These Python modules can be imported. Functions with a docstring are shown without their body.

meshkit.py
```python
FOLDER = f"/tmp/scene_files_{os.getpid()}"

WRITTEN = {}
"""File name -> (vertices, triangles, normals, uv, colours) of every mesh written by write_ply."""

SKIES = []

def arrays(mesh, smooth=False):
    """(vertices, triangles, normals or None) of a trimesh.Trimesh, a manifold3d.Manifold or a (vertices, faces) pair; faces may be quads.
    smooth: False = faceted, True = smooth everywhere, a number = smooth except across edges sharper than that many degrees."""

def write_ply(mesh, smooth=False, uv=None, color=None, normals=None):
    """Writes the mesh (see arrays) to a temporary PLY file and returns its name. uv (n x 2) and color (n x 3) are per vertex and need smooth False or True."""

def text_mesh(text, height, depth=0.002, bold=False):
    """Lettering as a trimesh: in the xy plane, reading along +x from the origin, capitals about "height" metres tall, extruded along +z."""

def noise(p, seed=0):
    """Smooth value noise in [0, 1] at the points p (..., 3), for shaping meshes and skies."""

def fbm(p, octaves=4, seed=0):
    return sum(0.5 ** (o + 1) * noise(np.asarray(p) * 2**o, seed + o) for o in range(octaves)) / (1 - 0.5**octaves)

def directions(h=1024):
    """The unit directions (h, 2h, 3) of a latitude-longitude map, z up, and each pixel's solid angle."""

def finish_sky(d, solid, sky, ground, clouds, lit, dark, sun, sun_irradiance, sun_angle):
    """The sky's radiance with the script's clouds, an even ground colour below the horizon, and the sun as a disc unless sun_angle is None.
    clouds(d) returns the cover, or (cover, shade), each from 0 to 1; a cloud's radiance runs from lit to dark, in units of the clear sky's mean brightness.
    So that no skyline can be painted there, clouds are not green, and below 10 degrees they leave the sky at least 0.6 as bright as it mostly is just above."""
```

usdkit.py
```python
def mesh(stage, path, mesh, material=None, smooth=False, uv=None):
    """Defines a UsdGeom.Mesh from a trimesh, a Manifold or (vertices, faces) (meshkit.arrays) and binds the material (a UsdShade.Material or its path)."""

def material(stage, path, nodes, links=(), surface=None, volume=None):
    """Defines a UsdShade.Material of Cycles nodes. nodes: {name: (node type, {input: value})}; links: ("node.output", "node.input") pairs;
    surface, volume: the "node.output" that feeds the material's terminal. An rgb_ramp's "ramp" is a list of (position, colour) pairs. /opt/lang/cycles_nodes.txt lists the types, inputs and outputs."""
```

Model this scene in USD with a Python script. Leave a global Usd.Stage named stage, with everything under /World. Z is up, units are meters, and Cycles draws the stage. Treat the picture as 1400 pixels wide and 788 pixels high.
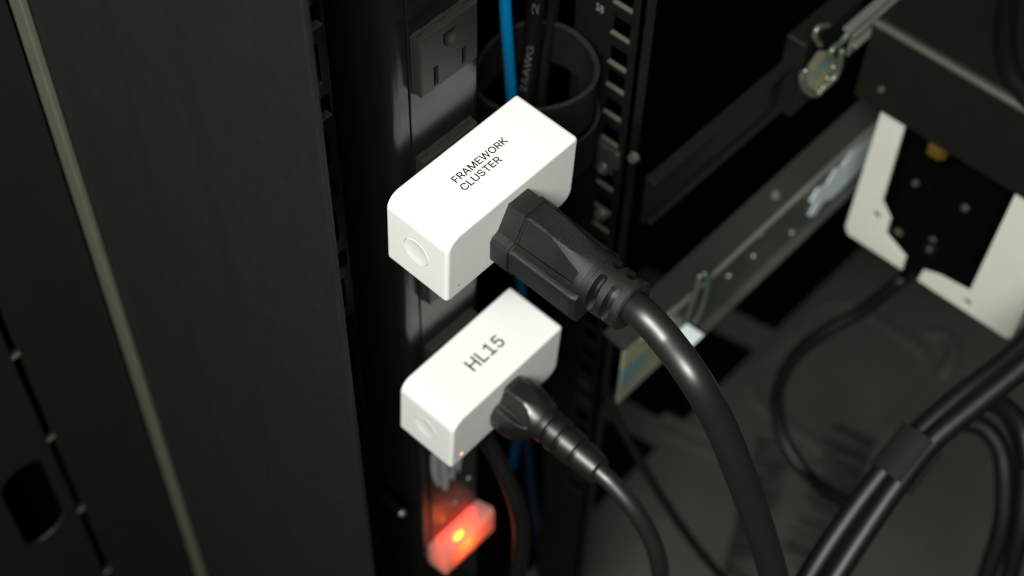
"""Close-up inside a server rack: two white smart plugs in a vertical power strip. Built in millimetres, written in metres."""
import math
import numpy as np, trimesh, usdkit, meshkit
import manifold3d as m3
from shapely import affinity
from manifold3d import Manifold, CrossSection
from shapely.ops import unary_union
from shapely.geometry import Polygon, Point, box as sbox
from pxr import Usd, UsdGeom, UsdLux, UsdShade, Gf, Sdf

stage = Usd.Stage.CreateInMemory()
UsdGeom.SetStageUpAxis(stage, UsdGeom.Tokens.z)
UsdGeom.SetStageMetersPerUnit(stage, 1.0)
world = UsdGeom.Xform.Define(stage, '/World')
stage.SetDefaultPrim(world.GetPrim())
OFF = np.array([0, 0, 720.0])          # the rack's base plate lies 20 mm above z = 0

# ---------------------------------------------------------------- camera
cam = UsdGeom.Camera.Define(stage, '/World/camera')
CAMM = [0.679884, -0.733079, 0.018769, 0.000000, 0.579545, 0.552821, 0.598763, 0.000000, -0.449317, -0.396212, 0.800706, 0.000000, -0.247019, -0.251395, 1.068833, 1.000000]
cam.AddTransformOp().Set(Gf.Matrix4d(*CAMM))
cam.CreateHorizontalApertureAttr(36.0)
cam.CreateVerticalApertureAttr(36.0 * 9 / 16)
cam.CreateFocalLengthAttr(54.048)
cam.CreateClippingRangeAttr(Gf.Vec2f(0.02, 20))
cam.CreateFStopAttr(9.0)
cam.CreateFocusDistanceAttr(0.488)
cam.CreateExposureAttr(0.0)

# ---------------------------------------------------------------- lamps: the ceiling light of the room, behind and above the camera
def rect_light(name, pos, target, w, h, intensity, color):
    L = UsdLux.RectLight.Define(stage, '/World/' + name)
    p = (np.array(pos) + OFF) / 1000; t = (np.array(target) + OFF) / 1000
    z = (p - t) / np.linalg.norm(p - t)
    x = np.cross([0, 0, 1.0], z); x /= np.linalg.norm(x); y = np.cross(z, x)
    L.AddTransformOp().Set(Gf.Matrix4d(*x, 0, *y, 0, *z, 0, *p, 1))
    L.CreateWidthAttr(w); L.CreateHeightAttr(h)
    L.CreateIntensityAttr(intensity); L.CreateColorAttr(Gf.Vec3f(*color))
rect_light('ceiling_lamp', (-615, -375, 735), (0, -20, -80), 0.46, 0.32, 46.5, (1.0, 1.0, 0.94))

# ---------------------------------------------------------------- materials
def M(name, nodes, links, surface='p.BSDF'):
    return usdkit.material(stage, '/World/Looks/' + name, nodes, links, surface=surface)

def solid(name, color, rough=0.5, metal=0.0, grain=None, bump=0.0, spec=0.5, var=0.0, rvar=0.0, coat=0.0):
    """A plain surface; grain = (scale per metre), bump = relief strength, var = slight tone variation, rvar = gloss variation."""
    nodes = {'p': ('principled_bsdf', {'base_color': color, 'roughness': rough, 'metallic': metal, 'specular_ior_level': spec, 'coat_weight': coat, 'coat_roughness': 0.15})}
    links = []
    if grain:
        nodes['tc'] = ('texture_coordinate', {})
        nodes['n'] = ('noise_texture', {'scale': grain, 'detail': 3.0, 'roughness': 0.6})
        links += [('tc.object', 'n.vector')]
        if bump:
            nodes['b'] = ('bump', {'strength': bump, 'distance': 0.0004})
            links += [('n.fac', 'b.height'), ('b.normal', 'p.normal')]
        if var or rvar:
            nodes['n2'] = ('noise_texture', {'scale': grain * 0.06, 'detail': 4.0, 'roughness': 0.65})
            links += [('tc.object', 'n2.vector')]
        if var:
            lo = tuple(c * (1 - var) for c in color); hi = tuple(min(1, c * (1 + var)) for c in color)
            nodes['r'] = ('rgb_ramp', {'ramp': [(0.3, lo), (0.7, hi)]})
            links += [('n2.fac', 'r.fac'), ('r.color', 'p.base_color')]
        if rvar:
            nodes['rr'] = ('rgb_ramp', {'ramp': [(0.3, (rough - rvar,) * 3), (0.7, (rough + rvar,) * 3)]})
            links += [('n2.fac', 'rr.fac'), ('rr.color', 'p.roughness')]
    return M(name, nodes, links)

def specked(name, color, rough, grain, bump, speck, amount, size, spec=0.5, vary=0.45):
    """Moulded black plastic with a fine grain and a little pale dust on it."""
    return M(name, {
        'p': ('principled_bsdf', {'roughness': rough, 'specular_ior_level': spec}),
        'tc': ('texture_coordinate', {}),
        'n': ('noise_texture', {'scale': grain, 'detail': 2.0, 'roughness': 0.6}),
        'b': ('bump', {'strength': bump, 'distance': 0.0003}),
        'v': ('noise_texture', {'scale': size, 'detail': 1.0, 'roughness': 0.5}),
        'big': ('noise_texture', {'scale': size * 0.045, 'detail': 2.0, 'roughness': 0.5}),
        'add': ('math', {'math_type': 'multiply'}),
        'r': ('rgb_ramp', {'ramp': [(0.13, tuple(c * (1 - vary) for c in color)), (0.38, tuple(c * (1 + vary) for c in color)), (amount, tuple(c * (1 + vary) for c in color)), (amount + 0.03, speck)]}),
    }, [('tc.object', 'n.vector'), ('tc.object', 'v.vector'), ('tc.object', 'big.vector'), ('n.fac', 'b.height'), ('b.normal', 'p.normal'),
        ('v.fac', 'add.value1'), ('big.fac', 'add.value2'), ('add.value', 'r.fac'), ('r.color', 'p.base_color')])

WHITE = solid('white_plastic', (0.80, 0.80, 0.775), 0.38, grain=2500, bump=0.03, rvar=0.05)
WHITE_BUTTON = solid('white_button_plastic', (0.81, 0.81, 0.79), 0.32)
INK = solid('black_ink', (0.02, 0.02, 0.018), 0.5)
POWDER = solid('black_powder_coat', (0.0119, 0.0125, 0.0104), 0.6, grain=3200, bump=0.35, var=0.05, rvar=0.03, spec=0.3)
POWDER_ROUGH = solid('coarse_black_powder_coat', (0.0087, 0.0091, 0.0076), 0.55, grain=1500, bump=0.6, var=0.08, spec=0.3)
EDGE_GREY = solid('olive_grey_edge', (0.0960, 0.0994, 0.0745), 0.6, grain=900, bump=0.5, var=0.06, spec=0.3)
GLOSS = solid('glossy_black_metal', (0.0053, 0.0053, 0.0049), 0.25, grain=1200, bump=0.03, rvar=0.04)
BLACK_STEEL = solid('black_steel', (0.0063, 0.0065, 0.0056), 0.45, grain=1800, bump=0.15, var=0.2, spec=0.3)
OUTLET = solid('black_outlet_plastic', (0.0139, 0.0139, 0.0118), 0.45, grain=3500, bump=0.25, var=0.1, spec=0.4)
PLUG = specked('grained_black_plastic', (0.0105, 0.0105, 0.0088), 0.45, 3800, 0.55, (0.07, 0.07, 0.06), 0.48, 1500)
PLUG_SMOOTH = solid('smooth_black_rubber', (0.0083, 0.0083, 0.0071), 0.36, grain=1500, bump=0.05, spec=0.9)
CORD = specked('black_cord_rubber', (0.0099, 0.0099, 0.0087), 0.42, 3000, 0.12, (0.05, 0.05, 0.045), 0.5, 900, 1.0, 0.04)
CABLE = solid('black_cable_jacket', (0.0043, 0.0043, 0.0040), 0.46, grain=900, bump=0.05, spec=0.4)
BLUE = solid('blue_cable_jacket', (0.0000, 0.2508, 0.5676), 0.45)
PRINT = solid('pale_print', (0.2600, 0.2730, 0.2730), 0.6)
PRINT_DIM = solid('faint_print', (0.09, 0.09, 0.085), 0.6)  # fainter grey than the other print
STRAP = solid('black_hook_and_loop', (0.0059, 0.0059, 0.0050), 0.9, grain=2200, bump=0.9, var=0.3, spec=0.15)
STRAP_EDGE = solid('frayed_strap_edge', (0.0232, 0.0232, 0.0197), 0.9, grain=2500, bump=0.9, var=0.4, spec=0.2)
LEDGE = solid('lit_slot_edge', (0.1000, 0.1000, 0.0780), 0.5, grain=900, bump=0.2, spec=0.3)  # light on upward-facing ledges, put into a paler colour
STEEL = solid('bright_steel', (0.1997, 0.2059, 0.1810), 0.36, metal=0.35, grain=300, bump=0.05, rvar=0.08)
PALE = solid('pale_painted_metal', (0.66, 0.66, 0.59), 0.55, grain=900, bump=0.12, var=0.03)
DULL = solid('dull_grey_steel', (0.0372, 0.0372, 0.0327), 0.5, metal=0.3, grain=300, bump=0.05, var=0.15)
WEB = solid('brushed_grey_steel', (0.1073, 0.1092, 0.0975), 0.42, metal=0.5, grain=500, bump=0.1, var=0.25)
GLINT = solid('painted_glint', (0.80, 0.88, 0.93), 0.3)  # near-white colour that stands for a specular glint
SCREW = solid('screw_steel', (0.1320, 0.1320, 0.1140), 0.4, metal=0.5)
CHASSIS = solid('charcoal_chassis', (0.0072, 0.0072, 0.0059), 0.55, grain=1500, bump=0.2, var=0.12, spec=0.25)
CHASSIS_EDGE = solid('highlight_grey', (0.0720, 0.0720, 0.0588), 0.5, grain=600, bump=0.2, var=0.1, spec=0.3)  # highlight along the chassis edge and floor ribs, put into the colour
BASE = solid('grey_base_plate', (0.0641, 0.0653, 0.0558), 0.6, grain=260, bump=0.3, var=0.11, spec=0.3)
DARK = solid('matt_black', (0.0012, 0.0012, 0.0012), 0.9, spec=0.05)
BRISTLE = solid('black_bristle', (0.0163, 0.0163, 0.0146), 0.7, spec=0.2)
GREEN_STEEL = solid('passivated_steel', (0.1680, 0.2100, 0.1628), 0.35, metal=0.6, grain=250, bump=0.1, var=0.1)
SHEEN = solid('pale_blue_sheen', (0.7200, 0.9120, 0.9500), 0.3, grain=200, bump=0.3, var=0.2)  # pale blue: light reflected on the rail, put into a colour
YELLOW = solid('yellow_connector', (0.1104, 0.0690, 0.0027), 0.5, grain=300, bump=0.2, var=0.2)
ZINC = M('zinc_plated_steel', {
    'p': ('principled_bsdf', {'metallic': 0.6, 'roughness': 0.42}),
    'tc': ('texture_coordinate', {}),
    'm': ('mapping', {'scale': (12.0, 40.0, 40.0)}),
    'n': ('noise_texture', {'scale': 1.4, 'detail': 2.0, 'roughness': 0.5}),
    'r': ('rgb_ramp', {'ramp': [(0.30, (0.22, 0.48, 0.50)), (0.42, (0.40, 0.46, 0.42)), (0.50, (0.62, 0.60, 0.30)), (0.58, (0.50, 0.50, 0.40)), (0.70, (0.30, 0.46, 0.46))]}),
}, [('tc.object', 'm.vector'), ('m.vector', 'n.vector'), ('n.fac', 'r.fac'), ('r.color', 'p.base_color')])
COVER = M('frosted_clear_plastic', {
    'd': ('diffuse_bsdf', {'color': (0.62, 0.56, 0.55)}),
    't': ('translucent_bsdf', {'color': (0.85, 0.62, 0.55)}),
    'c': ('transparent_bsdf', {'color': (0.95, 0.80, 0.76)}),
    'g': ('glossy_bsdf', {'color': (0.9, 0.9, 0.9), 'roughness': 0.2}),
    'x1': ('mix_closure', {'fac': 0.62}), 'x2': ('mix_closure', {'fac': 0.42}), 'x3': ('mix_closure', {'fac': 0.06}),
}, [('d.BSDF', 'x1.closure1'), ('t.BSDF', 'x1.closure2'), ('x1.closure', 'x2.closure1'), ('c.BSDF', 'x2.closure2'), ('x2.closure', 'x3.closure1'), ('g.BSDF', 'x3.closure2')], surface='x3.closure')
def glow(name, color, strength):
    return M(name, {'e': ('emission', {'color': color, 'strength': strength})}, [], surface='e.emission')
NEON = glow('neon_lamp_glow', (1.0, 0.22, 0.008), 95.0)
ROCKER = M('red_lit_rocker', {'p': ('principled_bsdf', {'base_color': (0.3, 0.01, 0.005), 'roughness': 0.35, 'emission_color': (1.0, 0.05, 0.01), 'emission_strength': 3.2})}, [])
LED = glow('orange_led', (1.0, 0.32, 0.09), 5.0)

# ---------------------------------------------------------------- helpers
used = {}
def fresh(parent, name):
    k = parent + '/' + name; n = used.get(k, 0); used[k] = n + 1
    return k if n == 0 else f'{k}_{n:03d}'

def tri(m):
    if isinstance(m, Manifold):
        q = m.to_mesh(); return trimesh.Trimesh(np.array(q.vert_properties[:, :3], float), np.array(q.tri_verts), process=False)
    if isinstance(m, (list,)):
        return trimesh.util.concatenate([tri(x) for x in m])
    return m

class Thing:
    def __init__(self, name, label, cat, base, group=None, kind=None):
        self.path = fresh('/World', name); self.base = np.array(base, float)
        x = UsdGeom.Xform.Define(stage, self.path)
        x.AddTranslateOp().Set(Gf.Vec3d(*((self.base + OFF) / 1000)))
        p = x.GetPrim()
        for k, v in (('label', label), ('category', cat), ('group', group), ('kind', kind)):
            if v: p.SetCustomDataByKey(k, v)
    def part(self, name, mesh, mat, smooth=30, label=None, parent=None, kind=None):
        t = tri(mesh)
        v = (t.vertices - self.base) / 1000
        path = fresh(parent or self.path, name)
        pr = usdkit.mesh(stage, path, (v, t.faces), mat, smooth=smooth).GetPrim()
        if label: pr.SetCustomDataByKey('label', label)
        if kind: pr.SetCustomDataByKey('kind', kind)
        return path

def bx(x0, x1, y0, y1, z0, z1, c=0.0):
    """A box in world millimetres with chamfer c."""
    if c <= 0:
        return Manifold.cube((x1 - x0, y1 - y0, z1 - z0)).translate((x0, y0, z0))
    P = []
    for sx, ex in ((x0, 1), (x1, -1)):
        for sy, ey in ((y0, 1), (y1, -1)):
            for sz, ez in ((z0, 1), (z1, -1)):
                P += [(sx + ex * c, sy + ey * c, sz), (sx + ex * c, sy, sz + ez * c), (sx, sy + ey * c, sz + ez * c)]
    return Manifold.hull_points(np.array(P, float))

def hullp(P): return Manifold.hull_points(np.array(P, float))

def cyl(p, axis, r, h, r2=None, n=40):
    """Cylinder from p along +axis for h."""
    c = Manifold.cylinder(h, r, r if r2 is None else r2, n)
    if axis == 'x': c = c.rotate((0, 90, 0))
    if axis == 'y': c = c.rotate((-90, 0, 0))
    if axis == '-y': c = c.rotate((90, 0, 0))
    return c.translate(tuple(map(float, p)))

def prism_y(poly, y0, y1):
    """poly in (x, z), extruded from y0 to y1."""
    a = np.array(poly, float); lo, hi = min(y0, y1), max(y0, y1)
    cs = CrossSection([a if Polygon(a).exterior.is_ccw else a[::-1]])
    return Manifold.extrude(cs, hi - lo).rotate((90, 0, 0)).translate((0, hi, 0))

def plate(poly, x0, t, axis='x'):
    """shapely polygon given in the two other axes ((y, z), (x, z) or (x, y)), extruded along axis from x0 by t."""
    gs = getattr(poly, 'geoms', [poly]); out = []
    for g in gs:
        m = trimesh.creation.extrude_polygon(g, t, engine='earcut'); v = m.vertices.copy()
        if axis == 'x': v = np.stack([v[:, 2] + x0, v[:, 0], v[:, 1]], 1)
        if axis == 'y': v = np.stack([v[:, 0], v[:, 2] + x0, v[:, 1]], 1)
        if axis == 'z': v = np.stack([v[:, 0], v[:, 1], v[:, 2] + x0], 1)
        m = trimesh.Trimesh(v, m.faces, process=False); trimesh.repair.fix_normals(m); out.append(m)
    return trimesh.util.concatenate(out)

def spline(P, n=12):
    P = np.array(P, float); Q = np.vstack([2 * P[0] - P[1], P, 2 * P[-1] - P[-2]]); out = []
    for i in range(1, len(Q) - 2):
        p0, p1, p2, p3 = Q[i - 1], Q[i], Q[i + 1], Q[i + 2]
        for t in np.linspace(0, 1, n, endpoint=False):
            out.append(0.5 * ((2 * p1) + (-p0 + p2) * t + (2 * p0 - 5 * p1 + 4 * p2 - p3) * t * t + (-p0 + 3 * p1 - 3 * p2 + p3) * t ** 3))
    out.append(Q[-2]); return np.array(out)

def tube(P, r, sides=20, n=12, raw=False, rr=None):
    """A round cable through the points P. rr(t) scales the radius along the way."""
    C = np.array(P, float) if raw else spline(P, n)
    T = np.gradient(C, axis=0); T /= np.linalg.norm(T, axis=1, keepdims=True)
    u = np.cross(T[0], [0.3, 0.2, 0.93]); u /= np.linalg.norm(u)
    V = []; ang = np.linspace(0, 2 * math.pi, sides, endpoint=False)
    for i, c in enumerate(C):
        u = u - T[i] * (u @ T[i]); u /= np.linalg.norm(u); w = np.cross(T[i], u)
        q = r * (rr(i / (len(C) - 1)) if rr else 1)
        V.append(c + q * (np.cos(ang)[:, None] * u + np.sin(ang)[:, None] * w))
    V = np.vstack(V); F = []
    for i in range(len(C) - 1):
        for j in range(sides):
            a, b = i * sides + j, i * sides + (j + 1) % sides
            F += [(a, b, b + sides), (a, b + sides, a + sides)]
    n0 = len(V); V = np.vstack([V, C[0], C[-1]]); L = (len(C) - 1) * sides
    for j in range(sides):
        F += [(n0, (j + 1) % sides, j), (n0 + 1, L + j, L + (j + 1) % sides)]
    return trimesh.Trimesh(V, np.array(F), process=False)

def leaf(w, h, r, q, n=12):
    """Rectangle whose upper left and lower right corners have radius r, the two others q."""
    P = []
    for sx, sz, a0, k in ((1, 1, 0, q), (-1, 1, 90, r), (-1, -1, 180, q), (1, -1, 270, r)):
        for a in np.radians(np.linspace(a0, a0 + 90, n + 1)): P.append((sx * (w / 2 - k) + k * math.cos(a), sz * (h / 2 - k) + k * math.sin(a)))
    return np.array(P)

def rrect(w, h, r, n=10):
    P = []
    for cx, cz, a0 in ((w / 2 - r, h / 2 - r, 0), (-w / 2 + r, h / 2 - r, 90), (-w / 2 + r, -h / 2 + r, 180), (w / 2 - r, -h / 2 + r, 270)):
        for a in np.radians(np.linspace(a0, a0 + 90, n + 1)): P.append((cx + r * math.cos(a), cz + r * math.sin(a)))
    return np.array(P)

def lettering(text, h, width, thin=0.0, depth=0.08, bold=False):
    """Text lying in x-y from the origin, fitted to a width; z up."""
    m = meshkit.text_mesh(text, h, depth, bold)
    v = m.vertices.copy(); v[:, 0] -= v[:, 0].min()
    v[:, 0] *= width / v[:, 0].max()
    if not thin:
        return trimesh.Trimesh(v, m.faces, process=False)
    low = [f for f in m.faces if (v[f, 2] < 1e-9).all()]     # the outline again, drawn with a lighter stroke
    shape = unary_union([Polygon(v[f, :2]) for f in low if Polygon(v[f, :2]).area > 1e-9]).buffer(0.004).buffer(-0.004 - thin)
    return plate(shape, 0.0, depth, 'z')

def moved(t, fn): return trimesh.Trimesh(fn(np.array(t.vertices)), t.faces, process=False)

def refined(m, edge, rounds, lamb=0.5):
    t = tri(m.refine_to_length(edge)); t.merge_vertices()
    trimesh.smoothing.filter_taubin(t, lamb=lamb, nu=lamb + 0.02, iterations=rounds); return t

# ================================================================ THE SETTING
def structure(name, mesh, mat, label, base=(0, 0, -720)):
    t = Thing(name, label, name.replace('_', ' '), base, kind='structure'); t.part('surface', mesh, mat); return t
floor = UsdGeom.Mesh  # (the floor is one sheet)
fm = tri(bx(-900, 1500, -1100, 900, -722, -720))
fl = usdkit.mesh(stage, '/World/floor', ((fm.vertices + OFF) / 1000, fm.faces), DARK).GetPrim()  # near-black colour carries the shade under the rack
for k, v_ in (('label', 'floor seen through the openings of the rack base, shade put into its black colour'), ('category', 'floor'), ('kind', 'structure')): fl.SetCustomDataByKey(k, v_)

# ================================================================ THE RACK
rack = Thing('server_rack', 'black powder coated server rack with punched rails around the plugs', 'server rack', (107, 0, -700))
# rear column: a folded sheet facing the camera, its right edge near the power strip
XA = -62.0
yR, yS = -12.3, 160.3
def step(y, a, b): t = min(max((y - a) / (b - a), 0), 1); return t * t * (3 - 2 * t)
fold = [(XA + 1.5, yR), (XA + 0.5, yR), (XA, yR + 0.6)]
for y in np.linspace(yR + 3, yS, 110):
    fold.append((XA + 1.6 * step(y, yR + 56, yR + 70) + 1.6 * step(y, yR + 100, yR + 112) + 1.6 * step(y, yS - 36, yS - 12), y))
back = [(x + 1.8, y) for x, y in fold][::-1]
rack.part('rear_column', plate(Polygon(fold + back).buffer(0), -700, 1000, 'z'), POWDER, label='broad matt black folded column with soft vertical bends')
rack.part('column_edge', bx(XA + 1.4, XA + 4.6, yS - 8.8, yS, -700, 300, 0.6), EDGE_GREY, label='olive grey strip along the column')  # paler olive grey than the column sheet
# side panel behind the strip, with a bend line of long slots and an oval hole
side = sbox(-480, -700, XA + 0.5, 300)
cuts = []
ZT = [(-107.4, 160.3, -135.2), (-109.7, 160.3, -180.1), (-110.3, 160.3, -215.2), (-108.7, 160.3, -285.1), (-108.4, 160.3, -355.4), (-107.4, 160.3, -425.9), (-108.5, 160.3, -502.8)]
xs = ZT[3][0]
zt = [p[2] for p in ZT]
for a, b in zip(zt[:-1], zt[1:]): cuts.append(sbox(xs - 2.1, b + 1.1, xs + 2.1, a - 1.1))
ox, oz, ow, oh = -129.0, -322.8, 24.5, 66.0
oval = affinity.translate(Polygon(rrect(ow, oh, 10.5)), ox, oz)
for c in cuts: side = side.difference(c)
side = side.difference(oval)
rack.part('side_panel', plate(side, yS + 0.2, 2.2, 'y'), POWDER_ROUGH, label='textured black side panel with a slotted bend line and an oval hole')
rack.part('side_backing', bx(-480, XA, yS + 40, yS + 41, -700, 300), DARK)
for z in zt[2:6]:
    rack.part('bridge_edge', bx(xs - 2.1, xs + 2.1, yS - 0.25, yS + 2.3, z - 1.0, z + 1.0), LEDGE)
rack.part('hole_rim', tube([(ox + 10 * math.sin(a), yS + 1.2, oz - oh / 2 + 10.5 - 10.4 * math.cos(a)) for a in np.linspace(-0.5, 0.4, 11)], 0.25, 8, 2), LEDGE)  # lit lower lip of the oval, painted as a pale line
# punched rail left of the power strip (faces the plugs)
rail = sbox(-52, -700, -27.5, 260)
led = []
for k in range(-6, 11):
    for zb, h, x0, x1 in ((20.3, 9.5, -35.2, -28.9), (-3.3, 17.0, -34.6, -31.2)):
        z = zb - 40.0 * k
        rail = rail.difference(sbox(x0, z, x1, z + h)); led.append(((x0 + x1) / 2, x1 - x0, z))
p_rail = rack.part('punched_rail', plate(rail, 22, 2.0, 'y'), BLACK_STEEL)
for cx, w, zz in led:
    if -25 < zz < 60: rack.part('hole_edge', bx(cx - w / 2, cx + w / 2, 21.6, 24.4, zz - 0.5, zz + 0.15), LEDGE, parent=p_rail)  # pale pieces on the upper holes only, as light on the ledges
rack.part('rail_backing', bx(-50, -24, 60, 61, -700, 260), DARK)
# front mounting post: square holes, light on their lower edges painted as pale pieces
post = sbox(-2, -700, 32, 200)
hz = []; zz = 21.0 + 31.75
base_z = -71.3   # the lower edge of the hole by the number
seq = [15.875, 15.875, 12.7]
zs = [base_z]; q = base_z
for i in range(24): q -= seq[(i + 1) % 3]; zs.append(q)
q = base_z
for i in range(12): q += seq[-(i % 3) - 1 + 1]; zs.append(q)
for z in zs: post = post.difference(sbox(4.2, z, 13.7, z + 9.5))
p_post = rack.part('mounting_post', [plate(post, 107, 1.4, 'x'), bx(107, 113, -2.2, 0.4, -700, 200)], BLACK_STEEL, label='black post with a ladder of square holes')
for z in zs:
    if -190 < z < 10: rack.part('hole_edge', bx(106.8, 108.5, 4.1, 13.8, z - 0.5, z + 0.1), LEDGE, parent=p_post)  # painted light on the ledges, left off lower down where shade falls
n18 = lettering('18', 3.4, 3.6, depth=0.05)
rack.part('unit_number', moved(n18, lambda v: np.stack([106.9 - v[:, 2], 21.6 - v[:, 0], -64.5 + v[:, 1]], 1)), PRINT, smooth=False)
def screw(t, p, axis, r, h, mat=SCREW, name='screw', parent=None):
    c = cyl((0, 0, 0), axis, r, h, r * 0.8, 24)
    d = Manifold.cylinder(h * 3, r * 0.42, r * 0.42, 6)
    if axis == 'x': d = d.rotate((0, 90, 0))
    if axis == '-y': d = d.rotate((90, 0, 0))
    off = {'x': (h * 0.5, 0, 0), '-y': (0, -h * 0.5, 0), 'z': (0, 0, h * 0.5)}[axis]
    return t.part(name, (c - d.translate(off)).translate(tuple(p)), mat, parent=parent)
def screw_back(t, p, r, h, mat=SCREW, name='screw'):
    """A screw head that faces -x."""
    c = Manifold.cylinder(h, r, r * 0.78, 24) - Manifold.cylinder(h, r * 0.4, r * 0.4, 6).translate((0, 0, h * 0.5))
    return t.part(name, c.rotate((0, -90, 0)).translate(tuple(map(float, p))), mat)
screw_back(rack, (106.5, 9.8, -147.5), 3.6, 2.2)
screw_back(rack, (106.5, 8.8, -178.2), 3.6, 2.2)
screw_back(rack, (106.0, -5.8, -128.4), 2.6, 2.5)
SC = (-34.0, -4.0, -251.3)
rack.part('mounting_tab', bx(SC[0] - 1.6, SC[0] + 1.6, -3, 22, SC[2] - 1.6, SC[2] + 1.6, 0.3), DARK)
screw(rack, (SC[0], -3, SC[2]), '-y', 2.0, 1.6, SCREW)
rack.part('cage_nut', [bx(103.5, 106.5, 1.0, 13.5, -142, -131, 1.0), bx(102.5, 104, 3, 6, -145, -129, 0.5), bx(102.5, 104, 9.5, 12, -144, -130, 0.5)], DULL)
# base plate with notches, a raised frame and a pressed field
YB = 77.0
outer = sbox(130, -560, 1250, YB)
band1 = Polygon([(461, YB - 1), (435, YB - 1), (410, 200), (438, 200)])
band2 = Polygon([(330, YB - 1), (306, YB - 1), (285, 200), (312, 200)])
holes = [sbox(335, -32, 352, -58)]
p_base = rack.part('base_plate', [plate(outer.union(band1).union(band2), -702, 2, 'z')], BASE, label='grey base plate with cable openings far below')
def strip(P, w, h, mat, name):
    rack.part(name, tube([(x, y, -699.6) for x, y in P], w, 10, 6), mat, parent=p_base)
strip([(331, 92), (343, 52), (360, 5)], 3.4, 1, CHASSIS_EDGE, 'pressed_rib')
strip([(317, 84), (329, 42), (346, -5)], 3.0, 1, CHASSIS_EDGE, 'pressed_rib')
field = affinity.translate(Polygon(rrect(150, 126, 36, 12)), 462, 10)
prev = None; rim = []
for off, z in ((0, 0), (5, 1.8), (9, 1.8), (14, 0)):
    ring = np.array(field.buffer(-off, join_style='mitre').exterior.coords)[:-1]
    ring = np.array([field.exterior.interpolate(t, normalized=True).coords[0] for t in np.linspace(0, 1, 160, endpoint=False)])
    cen = np.array([462, 10]); d_ = ring - cen; ring = cen + d_ * (1 - off / np.linalg.norm(d_, axis=1, keepdims=True))
    rim.append(np.c_[ring, np.full(160, -700 + z)])
V = np.vstack(rim); F = []
for r in range(3):
    for j in range(160):
        a, b = r * 160 + j, r * 160 + (j + 1) % 160
        F += [(a, b, b + 160), (a, b + 160, a + 160)]
rm = trimesh.Trimesh(V, np.array(F), process=False)
if rm.face_normals[400][2] < 0: rm.invert()
rack.part('pressed_field', rm, BASE, parent=p_base)
rack.part('cable_anchor', tube([(542.5, -19.3, -697.0), (547.8, -34.1, -690.0), (539.2, -46.2, -688.0), (521.1, -51.5, -690.0), (512.1, -50.9, -697.0)], 5, 12, 6), BASE, parent=p_base)
rng = np.random.default_rng(5)
def brush(x0, y0, x1, y1, n, length, seed):
    r = np.random.default_rng(seed); out = []
    d = np.array([x1 - x0, y1 - y0]); d = d / np.linalg.norm(d); nrm = np.array([-d[1], d[0]])
    for i in range(n):
        a = np.array([x0, y0]) + (np.array([x1, y1]) - [x0, y0]) * (i + r.random() * .6) / n
        e = a + nrm * length * (0.8 + 0.4 * r.random()) + d * r.normal(0, 2.5)
        out.append(tube([(a[0], a[1], -697), (e[0], e[1], -694 + r.normal(0, 2))], 1.5, 6, 1, rr=lambda t: 1 - .6 * t))
    rack.part('brush_strip', trimesh.util.concatenate(out), BRISTLE, parent=p_base, kind='stuff')
brush(*(364.7, 23.6, -697.0)[:2], *(249.3, -30.2, -697.0)[:2], 34, 26, 3)
brush(*(431.0, -46.3, -697.0)[:2], *(303.9, -88.0, -697.0)[:2], 34, -34, 4)

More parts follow.
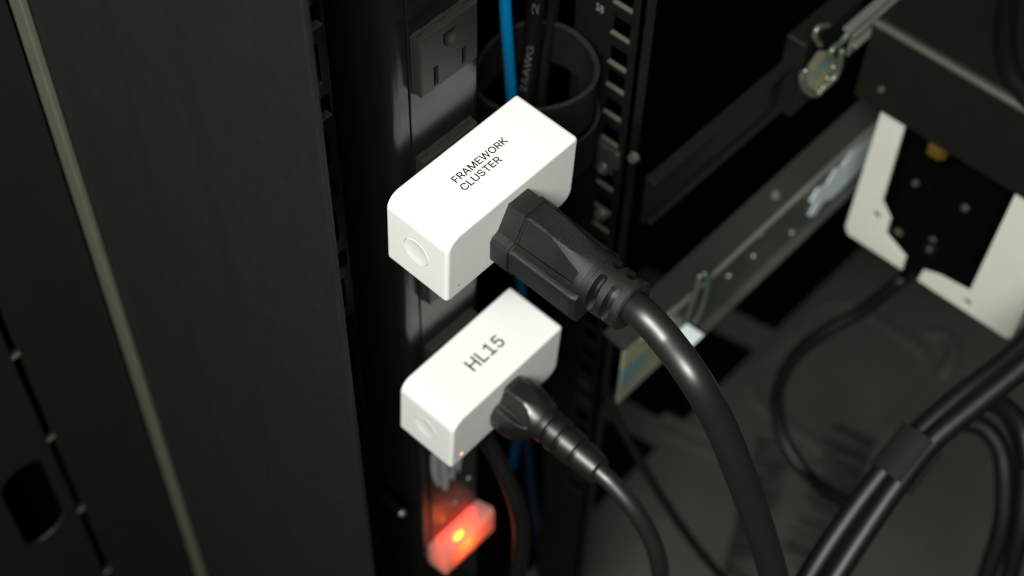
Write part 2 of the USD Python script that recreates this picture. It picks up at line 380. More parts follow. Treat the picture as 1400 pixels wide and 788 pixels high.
# ================================================================ THE POWER STRIP
pdu = Thing('power_strip', 'tall glossy black power strip with a column of outlets', 'power strip', (-2.3, 22, -420))
R_ = 3.4
prof = [(17.4, 0.6), (17.4, 46), (-22, 46), (-22, 4.5)] + [(-22 + R_ * (1 - math.cos(a)) * 1.2, 4.5 - 4.3 * math.sin(a)) for a in np.radians(np.arange(15, 91, 15))] + [(16.8, 0.2)]
house = tri(Manifold.extrude(CrossSection([np.array(prof)[::-1]]) if not Polygon(prof).exterior.is_ccw else CrossSection([np.array(prof)]), 600).translate((0, 0, -420)))
PITCH, OW, OH, OZ, OP = 55.4, 25.9, 24.5, 6.5, 4.5
hm = Manifold.extrude(CrossSection([np.array(prof)[::-1]]) if not Polygon(prof).exterior.is_ccw else CrossSection([np.array(prof)]), 600).translate((0, 0, -420))
cover = bx(-14.1, 15.3, -0.5, 6, -420, 180, 0.25)
hm = hm - bx(-14.5, 15.7, -1, 5, -421, 181)
for k in range(-2, 4):
    pocket = bx(-OW / 2 - 0.05, OW / 2 + 0.05, -3, 13, OZ - k * PITCH - OH / 2 - 0.05, OZ - k * PITCH + OH / 2 + 0.05)
    hm = hm - pocket; cover = cover - pocket
pdu.part('housing', hm, GLOSS)
pdu.part('front_cover', cover, GLOSS)
def outlet_mesh():
    b = hullp([(sx * (OW / 2 - i), y, sz * (OH / 2 - i)) for sx in (-1, 1) for sz in (-1, 1) for y, i in ((-OP, 0.7), (-OP + 0.25, 0.25), (-OP + 0.7, 0.0), (12.5, 0.0))])
    for x0, x1 in ((-12.2, -9.5), (-4.2, 0.4), (7.8, 10.6)):
        b = b + bx(x0, x1, -2.2, -0.6, OH / 2 - 0.4, OH / 2 + 0.75)
    b = b + bx(-OW / 2 - 0.3, OW / 2 + 0.3, -1.3, -0.55, -OH / 2 - 0.3, OH / 2 + 0.3)
    for sx, hh in ((-1, 8.2), (1, 7.0)):
        s = bx(sx * 6.35 - 1.1, sx * 6.35 + 1.1, -OP - 1, 10, -OZ - hh / 2, -OZ + hh / 2)
        b = b - s
    g = cyl((0, -OP - 1, 11.9 - OZ), 'y', 2.9, 12, n=28) + bx(-2.9, 2.9, -OP - 1, 11, 11.9 - OZ, 11.9 - OZ + 3.4)
    return b - g
om = tri(outlet_mesh())
for k in range(0, 4):
    pdu.part('outlet', moved(om, lambda v: v + [0, 0, OZ - k * PITCH]), OUTLET, smooth=False)
# bottom: two rivets, a torn sticker and the lit reset switch under a clear cover
screw(pdu, (2.0, -0.2, -292.5), '-y', 1.9, 0.9, name='rivet'); screw(pdu, (11.2, -0.2, -281.5), '-y', 1.7, 0.9, name='rivet')
stk = Polygon([(-12.5, -233), (-9.5, -230), (-3, -231), (4, -238), (7, -252), (4.5, -268), (2.5, -258), (0.8, -271), (-1.5, -262), (-3.5, -274), (-6.2, -270), (-7, -262), (-9.5, -263), (-12, -252), (-13, -243)])
slits = [Polygon([(-8.6, -240), (-7.6, -240), (-7.0, -262), (-8.4, -262)]), Polygon([(-2.6, -243), (-1.4, -243), (-1.0, -262), (-2.4, -262)])]
for s in slits: stk = stk.difference(s)
pdu.part('torn_sticker', plate(stk, -0.95, 0.3, 'y'), PRINT, label='torn pale sticker on the strip below the lower plug')
p_sw = pdu.part('reset_switch', bx(-12.5, 12.5, -5.5, -0.52, -319, -309.5, 0.8), ROCKER, label='red lit rocker switch')
pdu.part('neon_lamp', bx(-4.4, 0.6, -6.6, -5.6, -315.5, -311.5, 0.3), NEON, parent=p_sw)
outer_c = hullp([(sx * (17 - i), y, z) for sx in (-1, 1) for y, z, i in ((-0.55, -309.5, 0), (-0.55, -327, 0), (-10.5, -304.5, 0), (-12.5, -306.5, 0.8), (-12.5, -324, 0.8), (-11, -326.5, 0.4))])
inner_c = hullp([(sx * 15.2, y, z) for sx in (-1, 1) for y, z in ((-0.5, -310.6), (-0.5, -325.4), (-10.9, -306.2), (-10.9, -323.5))])
pdu.part('switch_cover', outer_c - inner_c, COVER, label='frosted clear cover over the lit switch')

# ================================================================ THE SMART PLUGS
L_, H_, D_ = 64.2, 33.4, 28.0
def rot(rv):
    th = np.linalg.norm(rv); k = np.array(rv) / th; K = np.array([[0, -k[2], k[1]], [k[2], 0, -k[0]], [-k[1], k[0], 0]])
    return np.eye(3) + math.sin(th) * K + (1 - math.cos(th)) * K @ K
def smart_plug(pos, rv, label, lines, lit):
    Rm = rot(rv); pos = np.array(pos)
    w = lambda v: v @ Rm.T + pos
    t = Thing('smart_plug', label, 'smart plug', pos + [31, 0, -14], group=None)
    pts = []
    for y, i in ((0.0, 0.8), (-0.25, 0.3), (-0.8, 0.0)) + tuple((-D_ + 1.5 - 1.5 * math.sin(a), 1.5 * (1 - math.cos(a))) for a in np.radians(np.arange(0, 91, 9))):
        for x, z in leaf(L_ - 2 * i, H_ - 2 * i, 6.1 - i, 2.0 - i * 0.8, 28): pts.append((x + L_ / 2, y, z))
    body = hullp(pts)
    by, bz = -13.9, -0.4
    body = body - cyl((-1, by, bz), 'x', 5.75, 1.75, n=64)
    # LED window
    lx, lz = 6.0, -11.6
    body = body - cyl((lx, -D_ - 1, lz), 'y', 0.75, 2, n=20)
    pb = t.part('body', moved(tri(body), w), WHITE, smooth=False)
    btn = []
    for r, x in [(5.58, 0.75), (5.58, 0.12), (5.45, -0.02), (5.2, -0.05), (4.4, 0.10), (3.0, 0.22), (1.5, 0.28), (0.0, 0.30)]: btn.append((r, x))
    rings = [[(x, by + r * math.cos(a), bz + r * math.sin(a)) for a in np.linspace(0, 2 * math.pi, 64, endpoint=False)] for r, x in btn[:-1]]
    V = np.array([p for ring in rings for p in ring] + [(btn[-1][1], by, bz)]); F = []
    for i in range(len(rings) - 1):
        for j in range(64):
            a, b = i * 64 + j, i * 64 + (j + 1) % 64
            F += [(a, a + 64, b), (b, a + 64, b + 64)]
    o = (len(rings) - 1) * 64
    for j in range(64): F.append((o + j, len(V) - 1, o + (j + 1) % 64))
    bt = trimesh.Trimesh(V, np.array(F), process=False)
    if (bt.face_normals[-1] @ [-1, 0, 0]) < 0: bt.invert()
    t.part('button', moved(bt, w), WHITE_BUTTON, smooth=30)
    t.part('indicator_light', moved(tri(cyl((lx, -D_ + 0.3, lz), '-y', 0.72, 0.35, 0.5, n=20)), w), LED if lit else PRINT, smooth=30)
    for text, h, width, x, y in lines:
        t.part('lettering', moved(lettering(text, h, width, thin=h * (-0.014 if lit else -0.016)), lambda v: w(v + [x, y, H_ / 2 + 0.01])), INK, smooth=False)
    for sx, x in ((-1, 26.2), (1, 38.9)): t.part('prong', moved(tri(bx(x - 0.75, x + 0.75, -0.5, 9.0, -1.5 - 3.1, -1.5 + 3.1, 0.3)), w), STEEL)
    t.part('prong', moved(tri(cyl((32.55, -0.5, 10.4), 'y', 2.35, 9)), w), STEEL)
    return t
smart_plug((-33.00, -5.95, -51.49), (0.0370, -0.0017, 0.0088), 'upper white smart plug lettered FRAMEWORK CLUSTER with round end button', [('FRAMEWORK', 2.75, 25.2, 20.4, -12.55), ('CLUSTER', 2.75, 18.2, 19.9, -16.75)], False)
smart_plug((-32.46, -5.42, -163.26), (0.0466, 0.0096, 0.0213), 'lower white smart plug lettered HL15 with an orange light', [('HL15', 5.6, 18.4, 23.8, -17.0)], True)

# ================================================================ THE POWER CORDS
def plug_profile(x0, z0, i=0.0):
    P = [(-4.7, 0), (4.7, 0), (9.7, -9.6), (12.4, -10.6), (13.4, -12.2), (13.4, -21.5), (10.5, -26.6), (-10.5, -26.6), (-13.4, -21.5), (-13.4, -12.2), (-12.4, -10.6), (-9.7, -9.6)]
    g = Polygon([(x0 + a, z0 + b) for a, b in P])
    return g.buffer(-i, join_style='mitre') if i else g
def ypr(poly, y0, y1): return prism_y(np.array(poly.exterior.coords)[:-1], y0, y1)
def heavy_plug(x0, z0, ya):
    """Angular moulded plug head: flange, cut-back grips, wings, collar. ya = face it stands on."""
    za = z0 - 13.8                                        # axis height
    F_ = 7.7                                              # flange thickness
    fl = ypr(plug_profile(x0, z0, 0.0), ya - F_, ya - 0.1)
    inner = ypr(plug_profile(x0, z0, 0.5), ya - F_ - 0.9, ya - F_ + 0.5)
    def disc(r, y, zc, n=60): return [(x0 + r * math.cos(a), y, zc + r * math.sin(a)) for a in np.linspace(0, 2 * math.pi, n, endpoint=False)]
    top = []
    for t in np.linspace(0, 1, 13):
        y, hw, dz = F_ + 24 * t, 4.7 - 1.9 * t ** 2.5, 0.5 + 2.6 * t ** 2.6
        top += [(x0 - hw, ya - y, z0 - dz), (x0 + hw, ya - y, z0 - dz)]
    side = [(x0 + x, ya - F_, z0 + z) for x, z in ((9.7, -9.9), (-9.7, -9.9), (-10.4, -24), (10.4, -24))]
    trunk = hullp(top + side + disc(10.9, ya - F_, z0 - 14.2) + disc(11.0, ya - F_ - 14, z0 - 14.0) + disc(10.5, ya - 34, za) + disc(10.3, ya - 35.5, za))
    trunk = trunk ^ bx(x0 - 30, x0 + 30, ya - 40, ya, z0 - 26.2, z0 - 0.5)
    for s in (-1, 1):
        # the grip: a flat face cut parallel to the axis, ending in an arc where the collar rises out of it
        a = np.array([x0 + s * 4.3, ya - F_, z0 - 0.4]); b = np.array([x0 + s * 8.8, ya - F_, z0 - 10.0])
        d = np.array([-s * 0.008, -1.0, 0.02])
        n = np.cross(b - a, d); n /= np.linalg.norm(n)
        if n[0] * s < 0: n = -n
        up = (a - b) / np.linalg.norm(a - b); dd = d / np.linalg.norm(d)
        Q = []
        for t in (-4, 25.5):
            for u in (0.0, 30):
                for h in (0, 20): Q.append(b + dd * t + up * u + n * h)
        trunk = trunk - hullp(Q)
    W = [(-12.9, -16), (-12.9, -12.6), (-12.6, -11.7), (-11.9, -11.1), (-11.0, -10.9), (11.0, -10.9), (11.9, -11.1), (12.6, -11.7), (12.9, -12.6), (12.9, -21.4), (10.2, -26.1), (-10.2, -26.1), (-12.9, -21.4)]
    wing = hullp([(x0 + x, ya - F_, z0 + z) for x, z in W] + [(x0 + x * 0.98, ya - 34.8, z0 + z - 0.8) for x, z in W] + [(x0 + x * 0.9, ya - 36.6, z0 + z * 1.0 - 1.2) for x, z in W])
    wing = wing ^ bx(x0 - 30, x0 + 30, ya - 45, ya, z0 - 26.1, z0)
    collar = hullp(disc(10.3, ya - 33, za) + disc(10.1, ya - 37.4, za)) + hullp(disc(9.8, ya - 37, za) + disc(9.4, ya - 50.8, za) + disc(8.8, ya - 51.4, za))
    core = cyl((x0, ya - 34, za), '-y', 5.0, 30)
    for yc in (ya - 40.7, ya - 46.7):
        for s in (-1, 1):
            rad = []
            for a in range(-8, 68, 15):
                c = Manifold.cylinder(16, 1.75, 1.75, 24).rotate((0, 90, 0)).translate((2, 0, 0)).rotate((0, -a if s > 0 else a + 180, 0))
                rad.append(c.translate((x0, yc, za)))
            for p, q in zip(rad[:-1], rad[1:]): collar = collar - (Manifold.batch_hull([p, q]) - core)
    collar = collar - cyl((x0, ya - 48.8, za), '-y', 5.9, 6)
    return fl, inner + trunk + wing, collar, za
cord = Thing('power_cable', 'thick black power cord with an angular plug in the upper smart plug', 'power cable', (0.9, -34, -55))
X1, Z1, YA = 0.9, -40.8, -34.1
f_, b_, c_, za1 = heavy_plug(X1, Z1, YA)
p_head = cord.part('plug_head', [b_.refine_to_length(0.9)], PLUG, smooth=24)
cord.part('flange', [f_.refine_to_length(1.5)], PLUG, smooth=20, parent=p_head)
cord.part('strain_relief', [c_.refine_to_length(1.0)], PLUG, smooth=30)
P1 = [(X1, YA - 40, za1), (X1, YA - 50, za1 - 0.1), (0.2, -91.1, -53.8), (-0.0, -100.3, -57.3), (-2.6, -115.3, -62.4), (1.4, -125.5, -82.7), (6.0, -135.1, -109.8), (11.1, -144.5, -140.4), (16.8, -154.5, -177.0), (22.1, -167.4, -226.7)]
cord.part('cable', tube(P1, 5.55, 32, 16), CORD, smooth=True)

cord2 = Thing('power_cable', 'slimmer black power cord with a rounded plug in the lower smart plug', 'power cable', (1.1, -34, -163))
X2, Z2, YB2 = 1.1, -153.0, -33.5
def round_plug(x0, z0, ya):
    za = z0 - 10.0
    P_ = [(-4.2, 0), (4.2, 0), (8.6, -8.6), (11.4, -10.2), (12.2, -12), (12.2, -18.5), (9, -24.5), (-9, -24.5), (-12.2, -18.5), (-12.2, -12), (-11.4, -10.2), (-8.6, -8.6)]
    base = Polygon([(x0 + a, z0 + b) for a, b in P_]).buffer(-2.2).buffer(2.2, 8)
    def sec(y, s, dz=0.0): return [(x0 + (x - x0) * s, y, z0 - 12.2 + (z - z0 + 12.2) * s + dz) for x, z in base.exterior.coords]
    def disc(r, y, n=48): return [(x0 + r * math.cos(a), y, za - 0.5 + r * math.sin(a)) for a in np.linspace(0, 2 * math.pi, n, endpoint=False)]
    core = hullp(sec(ya - 0.2, 0.98) + sec(ya - 6, 1.0) + sec(ya - 10.5, 0.93, 0.6) + disc(9.4, ya - 14.5) + disc(8.0, ya - 17.5) + disc(6.8, ya - 19.6) + disc(6.4, ya - 20))
    for s in (-1, 1):
        a = np.array([x0 + s * 3.6, ya, z0 - 0.6]); b = np.array([x0 + s * 7.2, ya, z0 - 8.8])
        d = np.array([0.0, -1.0, 0.0]); n = np.cross(b - a, d); n /= np.linalg.norm(n)
        if n[0] * s < 0: n = -n
        up = (a - b) / np.linalg.norm(a - b); Q = []
        for t, k in ((-4, 0.0), (9, 0.0), (17, 1.2)):
            for u, h in ((0.6, 0), (7.6, 0), (13, 14), (-4.5, 14)): Q.append(b + d * t + up * u + n * (h + k))
        core = core - hullp(Q)
    t = refined(core, 0.7, 9)
    return t, za
h2, za2 = round_plug(X2, Z2, YB2)
cord2.part('plug_head', h2, PLUG_SMOOTH, smooth=True)
prof2 = [(0, 0), (7.1, 0), (7.5, 0.8), (7.4, 3.4), (5.7, 3.8), (5.7, 5.2), (7.4, 5.6), (7.3, 9.2), (5.6, 9.6), (5.6, 11.0), (7.1, 11.4), (6.8, 17.2), (5.2, 17.6), (5.2, 18.8), (6.5, 19.2), (6.0, 28.0), (5.2, 28.8), (0, 28.8)]
sr = trimesh.creation.revolve(np.array(prof2), sections=40)
sr = moved(sr, lambda v: np.stack([v[:, 0] + X2, YB2 - 18.3 - v[:, 2], v[:, 1] + za2 - 0.4 - 0.14 * v[:, 2]], 1)); trimesh.repair.fix_normals(sr)
cord2.part('strain_relief', sr, PLUG_SMOOTH, smooth=32)
P2 = [(X2, YB2 - 36, za2 - 2.9), (X2, YB2 - 46.5, za2 - 4.4), (1.5, -86.9, -169.7), (2.3, -97.3, -176.8), (3.8, -106.4, -190.5), (4.0, -112.7, -206.0), (5.3, -115.9, -231.9)]
cord2.part('cable', tube(P2, 3.7, 24, 16), CORD, smooth=True)

# ================================================================ CABLES BEHIND THE STRIP
blue = Thing('network_cable', 'bright blue network cable running down behind the smart plugs', 'network cable', (76.3, 42.0, -52.5))
blue.part('jacket', tube([(67.7, 36.0, -2.1), (68.5, 35.0, -39.3), (70.8, 35.0, -66.8), (79.3, 40.0, -104.8), (88.9, 44.0, -175.7), (96.6, 46.0, -252.9), (108.1, 52.0, -331.4), (134.7, 75.0, -445.6), (168.9, 110.0, -600.5)], 2.35, 18, 12), BLUE, smooth=True)
def cable(name, label, cat, P, r, mat=CABLE, group=None, part='jacket', sides=18):
    t = Thing(name, label, cat, P[0], group=group); t.part(part, tube(P, r, sides, 12), mat, smooth=True); return t
dc1 = cable('printed_cable', 'black cable with pale 24AWG print passing through the strap loop', 'cable', [(88.7, 36.0, -28.1), (87.6, 36.0, -56.2), (85.2, 36.0, -87.2), (82.9, 36.0, -117.6), (87.3, 40.0, -171.1)], 3.6)
SHADED_BLUE = solid('shaded_blue_jacket', (0.0015, 0.014, 0.030), 0.45)  # the blue jacket with its shade put into the colour
cable('network_cable', 'lower run of the blue cable below the lower smart plug, shade put into its colour', 'network cable', [(103.8, 52.0, -340.7), (105.7, 48.0, -382.8), (109.9, 46.0, -450.7), (119.2, 46.0, -527.2), (140.4, 48.0, -656.8), (162.8, 48.0, -794.8)], 2.4, SHADED_BLUE)
def wrap_print(t, text, P, Q, r, h):
    """Flat print along the side of a cable from P to Q, facing the camera."""
    P, Q = np.array(P), np.array(Q); d = (Q - P); Ln = np.linalg.norm(d); d /= Ln
    view = np.array(CAMP) - P; nrm = view - d * (view @ d); nrm /= np.linalg.norm(nrm); side = np.cross(nrm, d)
    m = lettering(text, h, Ln, depth=0.05)
    def f(v):
        a = (v[:, 1] - h / 2) / r
        return P + d * v[:, :1] + nrm * ((r + 0.06) * np.cos(a)[:, None] + v[:, 2:3]) + side * ((r + 0.06) * np.sin(a)[:, None])
    t.part('print', moved(m, f), PRINT_DIM, smooth=False)
CAMP = (-247.02, -251.40, 348.83)
wrap_print(dc1, '24AWG', (80.5, 34.5, -96.7), (84.3, 34.5, -74.4), 3.6, 2.6)
wrap_print(dc1, '2', (85.7, 34.5, -58.4), (86.3, 34.5, -53.6), 3.6, 2.6)
cable('thin_cable', 'plain black cable beside the printed one inside the strap loop', 'cable', [(98.4, 36.0, -34.0), (98.1, 36.0, -63.1), (94.6, 36.0, -92.3), (92.9, 36.0, -120.9), (95.4, 38.0, -176.4)], 2.6)
# the loop of hook-and-loop strap
strap = Thing('cable_strap', 'black hook and loop strap forming an empty ring beside the cables', 'cable strap', (74, 22, -95))
cx_, cy_, ra, rb = 74.5, 23.0, 24.5, 21.5
def band(r0, r1, z0, z1, a0=0, a1=360, n=72, wob=0.0, rings=1):
    V, F = [], []; A = np.radians(np.linspace(a0, a1, n + 1))
    for i, a in enumerate(A):
        k = 1 + wob * math.sin(3 * a + 1); lift = 1.6 * math.sin(a * 2 + 0.5) * (wob > 0)
        for r, z in ((r0, z0), (r1, z0), (r1, z1), (r0, z1)):
            V.append((cx_ + (ra + r) * k * math.cos(a + .5), cy_ + (rb + r) * k * math.sin(a + .5), z + lift))
    for i in range(n):
        for j in range(4):
            a, b = i * 4 + j, i * 4 + (j + 1) % 4
            F += [(a, b, b + 4), (a, b + 4, a + 4)]
    m = trimesh.Trimesh(np.array(V), np.array(F), process=False); trimesh.repair.fix_normals(m); return m
strap.part('band', band(0, 1.3, -95, -74.5, wob=0.02), STRAP, smooth=40)
strap.part('band_edge', [band(-0.1, 0.35, -74.6, -74.1, wob=0.02), band(0.95, 1.5, -74.6, -73.9, wob=0.02)], STRAP_EDGE, smooth=40)
strap.part('band_end', [band(1.6, 2.9, -118, -97, 180, 330, 30, wob=0.02)], STRAP, smooth=40)
strap.part('band_edge', [band(2.5, 3.1, -97.0, -96.5, 180, 330, 30, wob=0.02)], STRAP_EDGE, smooth=40)

# ================================================================ SLIDE RAILS AND BRACKETS
zr = Thing('slide_rail', 'zinc plated slide rail running back from the post under the bracket', 'slide rail', (93, -20, -277))
zr.part('rail_web', bx(126, 420, -26, -24.4, -277, -233, 0.4), WEB)
zr.part('rail_end', bx(88, 125.6, -26.3, -24.4, -277, -233, 0.4), ZINC, label='iridescent zinc end of the rail')
zr.part('top_flange', hullp([(88, -26, -233), (420, -26, -233), (88, -13, -231), (420, -13, -231), (88, -26, -231.5), (420, -26, -231.5), (88, -13, -229.5), (420, -13, -229.5)]), DULL)
zr.part('raised_bead', tube([(100, -26.2, -236), (250, -26.2, -236), (420, -26.2, -236)], 1.8, 12, 4), STEEL, smooth=True)
zr.part('bottom_flange', bx(126, 420, -31, -26.0, -277.6, -276, 0.4), WEB)
for p in ((192.4, -26.2, -239.8), (190.1, -26.2, -255.3), (225.6, -26.2, -268.4), (169.2, -26.2, -251.7)): screw(zr, p, '-y', 2.2, 1.4, name='rivet')
zr.part('stop_pin', cyl((209.1, -20.7, -229.6), 'z', 2.3, 2.5, 1.6), STEEL)
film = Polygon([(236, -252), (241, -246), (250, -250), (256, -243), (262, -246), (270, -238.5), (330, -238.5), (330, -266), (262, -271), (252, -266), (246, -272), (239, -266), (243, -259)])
zr.part('painted_sheen', plate(film, -27.0, 0.5, 'y'), SHEEN, label='ragged pale blue patch, light reflected on the slide rail put into colour')  # added patch in place of a reflection on the metal
def bent(P, w, mat, t, name):
    """A narrow metal strip bent through the points."""
    t.part(name, tube(P, w, 10, 8), mat, smooth=True)
bent([(135.0, -30.0, -214.6), (132.5, -31.0, -225.4), (128.9, -31.0, -245.3)], 1.5, GREEN_STEEL, zr, 'spring_clip')
bent([(138.1, -30.0, -216.4), (142.0, -31.0, -226.0), (142.0, -31.0, -243.4), (138.9, -30.0, -256.3)], 1.5, GREEN_STEEL, zr, 'spring_clip')
GC = (133.5, -30.0, -261.3)
zr.part('glint_plate', hullp([(GC[0] - 5, -36, GC[2] - 1), (GC[0] + 6, -36, GC[2] - 1), (GC[0] - 5, -26.5, GC[2] + 1.5), (GC[0] + 4, -26.5, GC[2] + 1.5), (GC[0] - 5, -26.5, GC[2] - 3), (GC[0] + 4, -26.5, GC[2] - 3)]), GLINT)  # added plate, tilted and coloured pale to draw a glint

br = Thing('rail_bracket', 'dark steel bracket arm joining the post to the upper chassis', 'bracket', (165, -10, -172))
br.part('arm', [bx(109.5, 224, -12, -10, -172, -141, 0.3)], CHASSIS)
br.part('flange', [bx(109.5, 224, -15.5, -12, -143, -141, 0.3)], CHASSIS)
br.part('lip', [bx(112, 224, -14.5, -12, -172.5, -170.5, 0.3)], CHASSIS)
br.part('end_block', [bx(206, 252, -20, -9, -172, -126, 0.8)], CHASSIS)

sl = Thing('slide_rail', 'bright steel slide rail with a hooked end beside the upper chassis', 'slide rail', (225, -25, -165))
sl.part('rail', [bx(228, 560, -30, -28.6, -141, -127, 0.3), bx(228, 560, -31.5, -24, -128.5, -127, 0.3), bx(228, 560, -33, -30, -135, -133, 0.5)], STEEL)
bent([(202.9, -28.0, -117.7), (195.5, -28.0, -107.4), (196.9, -28.0, -103.2), (205.6, -28.0, -107.5)], 1.3, GREEN_STEEL, sl, 'latch')
bent([(222.3, -30.0, -122.4), (217.6, -30.0, -124.8), (210.9, -30.0, -124.6), (210.6, -30.0, -128.8)], 1.4, GREEN_STEEL, sl, 'latch')
bent([(193.7, -28.0, -126.6), (192.8, -28.0, -130.8), (197.9, -28.0, -140.9), (209.0, -28.0, -152.5), (215.0, -29.0, -151.1), (220.5, -30.0, -147.9), (221.8, -30.0, -141.4), (220.2, -30.0, -131.1)], 1.5, GREEN_STEEL, sl, 'hook')
sl.part('hook_plate', hullp([(197.7, -26.0, -130.8), (200.1, -26.0, -143.1), (212.9, -26.0, -156.4), (228.9, -26.0, -151.1), (221.0, -26.0, -135.3), (205.5, -26.0, -124.4), (199.7, -25.0, -133.0), (202.1, -25.0, -145.3), (214.9, -25.0, -158.6), (231.0, -25.0, -153.3), (223.1, -25.0, -137.5), (207.5, -25.0, -126.5)]), ZINC)
for p in ((190.5, -30.0, -122.8), (208.7, -30.0, -149.4), (211.9, -32.0, -134.6), (208.9, -32.0, -139.3)): screw(sl, p, '-y', 1.7, 1.2, name='rivet')

# ================================================================ THE SERVERS
up = Thing('server_chassis', 'upper black server chassis with a pale top edge, highlight put into its colour', 'server', (238, -230, -172))
XU = 238.0
up.part('case', bx(XU, 700, -480, -33, -171, -124.5, 0.4), CHASSIS)
up.part('top_edge', bx(XU - 0.8, XU + 2.6, -480, -32.5, -126.4, -123.2, 0.7), CHASSIS_EDGE, label='rear top edge, its highlight put into a pale colour')
up.part('lid', bx(XU + 3.2, 700, -479, -34, -124.6, -123.4, 0.3), CHASSIS)
screw_back(up, (237.8, -45.8, -157.9), 1.7, 1.2)
cable('thin_cable', 'black cable lying on the lid of the upper chassis at the right border', 'cable', [(312.8, -58.4, -118.0), (276.1, -75.8, -118.0), (249.1, -93.4, -118.0), (237.7, -112.6, -118.0)], 4.5)

lo = Thing('server_unit', 'lower server with a pale metal rear frame around a dark bay', 'server', (250, -95, -270))
fr = Polygon([(-46, -172.5), (-45.6, -264), (-48, -268.6), (-81.5, -268.6), (-81, -259.5), (-67.5, -252.6), (-67, -241), (-60.2, -233), (-59, -172.5)])
frb = Polygon([(-91.2, -268.6), (-143.5, -268.6), (-143.5, -172.5), (-119.4, -172.5), (-117.6, -254.6), (-100.5, -257), (-92, -260.5)])
for c in (Point(-59.5, -243.4), Point(-118.6, -261.8)):
    fr = fr.difference(c.buffer(2.3, 10)); frb = frb.difference(c.buffer(2.3, 10))
lo.part('rear_frame', [plate(fr, 245, 1.6, 'x'), plate(frb, 245, 1.6, 'x')], PALE, label='pale painted frame with screw holes')
lo.part('frame_side', bx(246, 520, -145, -143.5, -268.6, -172.5, 0.3), PALE)
bay = bx(246.8, 520, -143.2, -47, -268, -172.6) - bx(246, 275, -141, -49, -266, -173.5)
lo.part('bay', bay, DARK)
lo.part('connector', [bx(252, 262, -80, -70, -193, -185, 0.8), bx(250, 252, -78.5, -71.5, -192, -186, 0.3)], YELLOW, label='yellow connector inside the bay')
screw_back(lo, (262.0, -67.1, -266.0), 2.6, 2, name='standoff')
lo.part('fan_hub', [cyl((268, -97, -222), 'x', 22, 6)], DARK)
screw_back(lo, (266.0, -84.2, -260.9), 2.0, 1.4); screw_back(lo, (266.0, -93.8, -227.3), 2.0, 1.4); screw_back(lo, (266.0, -65.8, -231.2), 1.8, 1.4)

# ================================================================ LOOSE CABLES OVER THE BASE
cable('loop_cable', 'black cable looping down from the lower server over the base plate', 'cable', [(262, -86, -262), (282.9, -73.5, -314.9), (280.4, -69.1, -326.6), (271.5, -59.4, -351.7), (256.3, -46.0, -372.3), (246.2, -38.5, -393.1), (238.6, -37.7, -411.9), (234.3, -41.0, -426.0), (229.4, -50.0, -439.4), (225.2, -62.0, -447.7), (222.1, -78.0, -451.1), (217.1, -97.3, -444.7), (216.0, -119.4, -437.6)], 4.0)
cable('hanging_cable', 'thin dark cable hanging from the post across the base plate', 'cable', [(117.2, 3.9, -319.5), (113.7, -5.4, -332.4), (113.1, -24.3, -354.5), (115.0, -47.5, -383.7), (119.2, -68.3, -410.4), (125.5, -88.9, -435.8)], 2.5)
cable('hanging_cable', 'black cable hanging straight down beside the lit switch', 'cable', [(0.4, -17.2, -208.2), (2.1, -21.7, -215.7), (2.9, -30.6, -232.2), (2.9, -37.6, -248.1), (1.8, -42.3, -269.8), (-3.7, -46.0, -299.7), (-8.8, -47.8, -328.4)], 3.8)
G = 'cables bundled by the wrap'
cable('bundled_cable', 'top cable of the bundle, running up to the right corner', 'cable', [(181.7, -174.4, -171.8), (166.8, -171.9, -178.9), (143.9, -166.3, -189.0), (121.5, -161.2, -199.0), (101.4, -160.6, -210.0), (80.6, -161.5, -222.1), (59.0, -163.3, -235.2), (35.5, -166.7, -250.0)], 5.0)
cable('bundled_cable', 'middle cable of the bundle, against the left side of the top one', 'cable', [(199.6, -166.7, -180.4), (178.2, -164.5, -188.8), (149.4, -158.0, -196.8), (124.1, -153.4, -206.2), (103.4, -151.8, -217.1), (80.9, -151.9, -229.7), (59.2, -153.4, -242.6), (35.4, -156.8, -257.7)], 5.0)
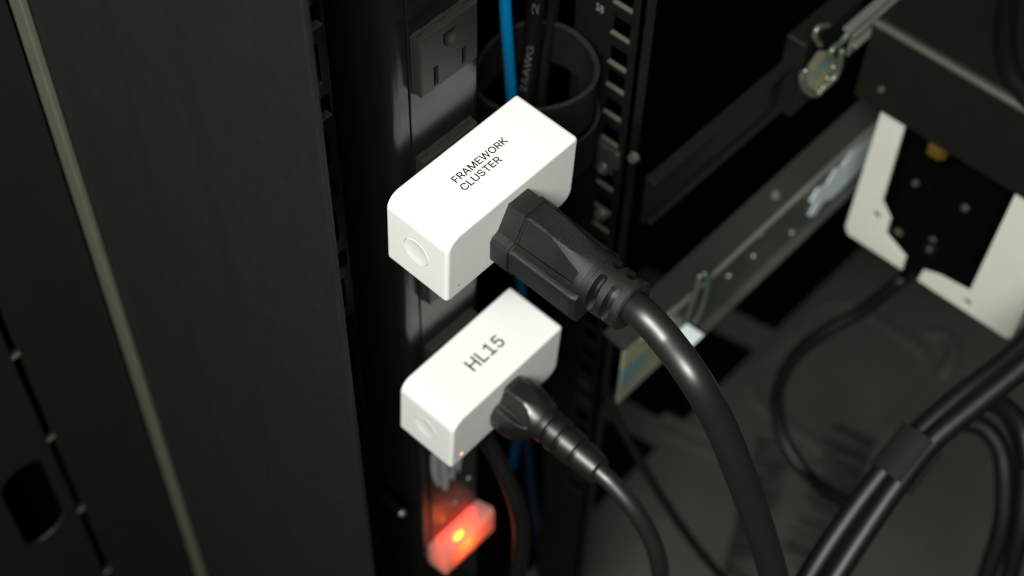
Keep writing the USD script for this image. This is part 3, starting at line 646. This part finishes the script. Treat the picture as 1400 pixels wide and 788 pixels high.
cable('bundled_cable', 'lowest cable of the bundle, curling round to the right', 'cable', [(174.7, -193.5, -247.6), (182.7, -179.0, -235.9), (176.8, -164.2, -225.7), (160.4, -156.6, -222.4), (137.9, -155.3, -221.9), (111.1, -154.7, -231.6), (88.8, -155.6, -244.6), (66.3, -157.4, -258.1), (44.0, -161.2, -272.5)], 4.6)
wrap = Thing('cable_wrap', 'dark grey wrap holding the black cable bundle together', 'cable wrap', (117.3, -154.8, -210.7))
A0, A1 = np.array((128.0, -156.0, -209.1)), np.array((108.8, -155.5, -219.6))
ax_ = A1 - A0; ln_ = np.linalg.norm(ax_); ax_ /= ln_
vw = np.array(CAMP) - A0; nv = vw - ax_ * (vw @ ax_); nv /= np.linalg.norm(nv); sv = np.cross(ax_, nv)
V, F, N = [], [], 48
for t, s in ((0, 1), (1, 1), (1, .93), (0, .93)):
    for a in np.linspace(0, 2 * math.pi, N, endpoint=False): V.append(A0 + ax_ * ln_ * t + s * (10.6 * math.cos(a) * sv + 19.0 * math.sin(a) * nv))
for r in range(4):
    for j in range(N):
        a, b = r * N + j, r * N + (j + 1) % N; c, d = ((r + 1) % 4) * N + j, ((r + 1) % 4) * N + (j + 1) % N
        F += [(a, c, b), (b, c, d)]
wm = trimesh.Trimesh(np.array(V), np.array(F), process=False); trimesh.repair.fix_normals(wm)
WRAP = solid('grey_wrap', (0.0045, 0.0045, 0.0052), 0.9, grain=700, bump=0.4)
wrap.part('band', wm, WRAP, smooth=40)
cable('coiled_cable', 'inner cable of the coil at the right border', 'cable', [(206.5, -148.1, -294.8), (213.0, -159.4, -296.7), (212.4, -171.5, -303.0), (205.6, -181.9, -314.5), (195.5, -192.4, -332.8), (183.4, -199.4, -358.1), (173.1, -206.0, -379.6)], 5.0)
cable('coiled_cable', 'outer cable of the coil cut by the right border', 'cable', [(205.5, -150.2, -271.4), (212.5, -163.9, -274.2), (210.3, -178.7, -285.3), (202.9, -190.7, -300.3), (191.5, -201.5, -319.5), (181.4, -209.4, -345.4), (171.7, -218.4, -367.8)], 4.6)
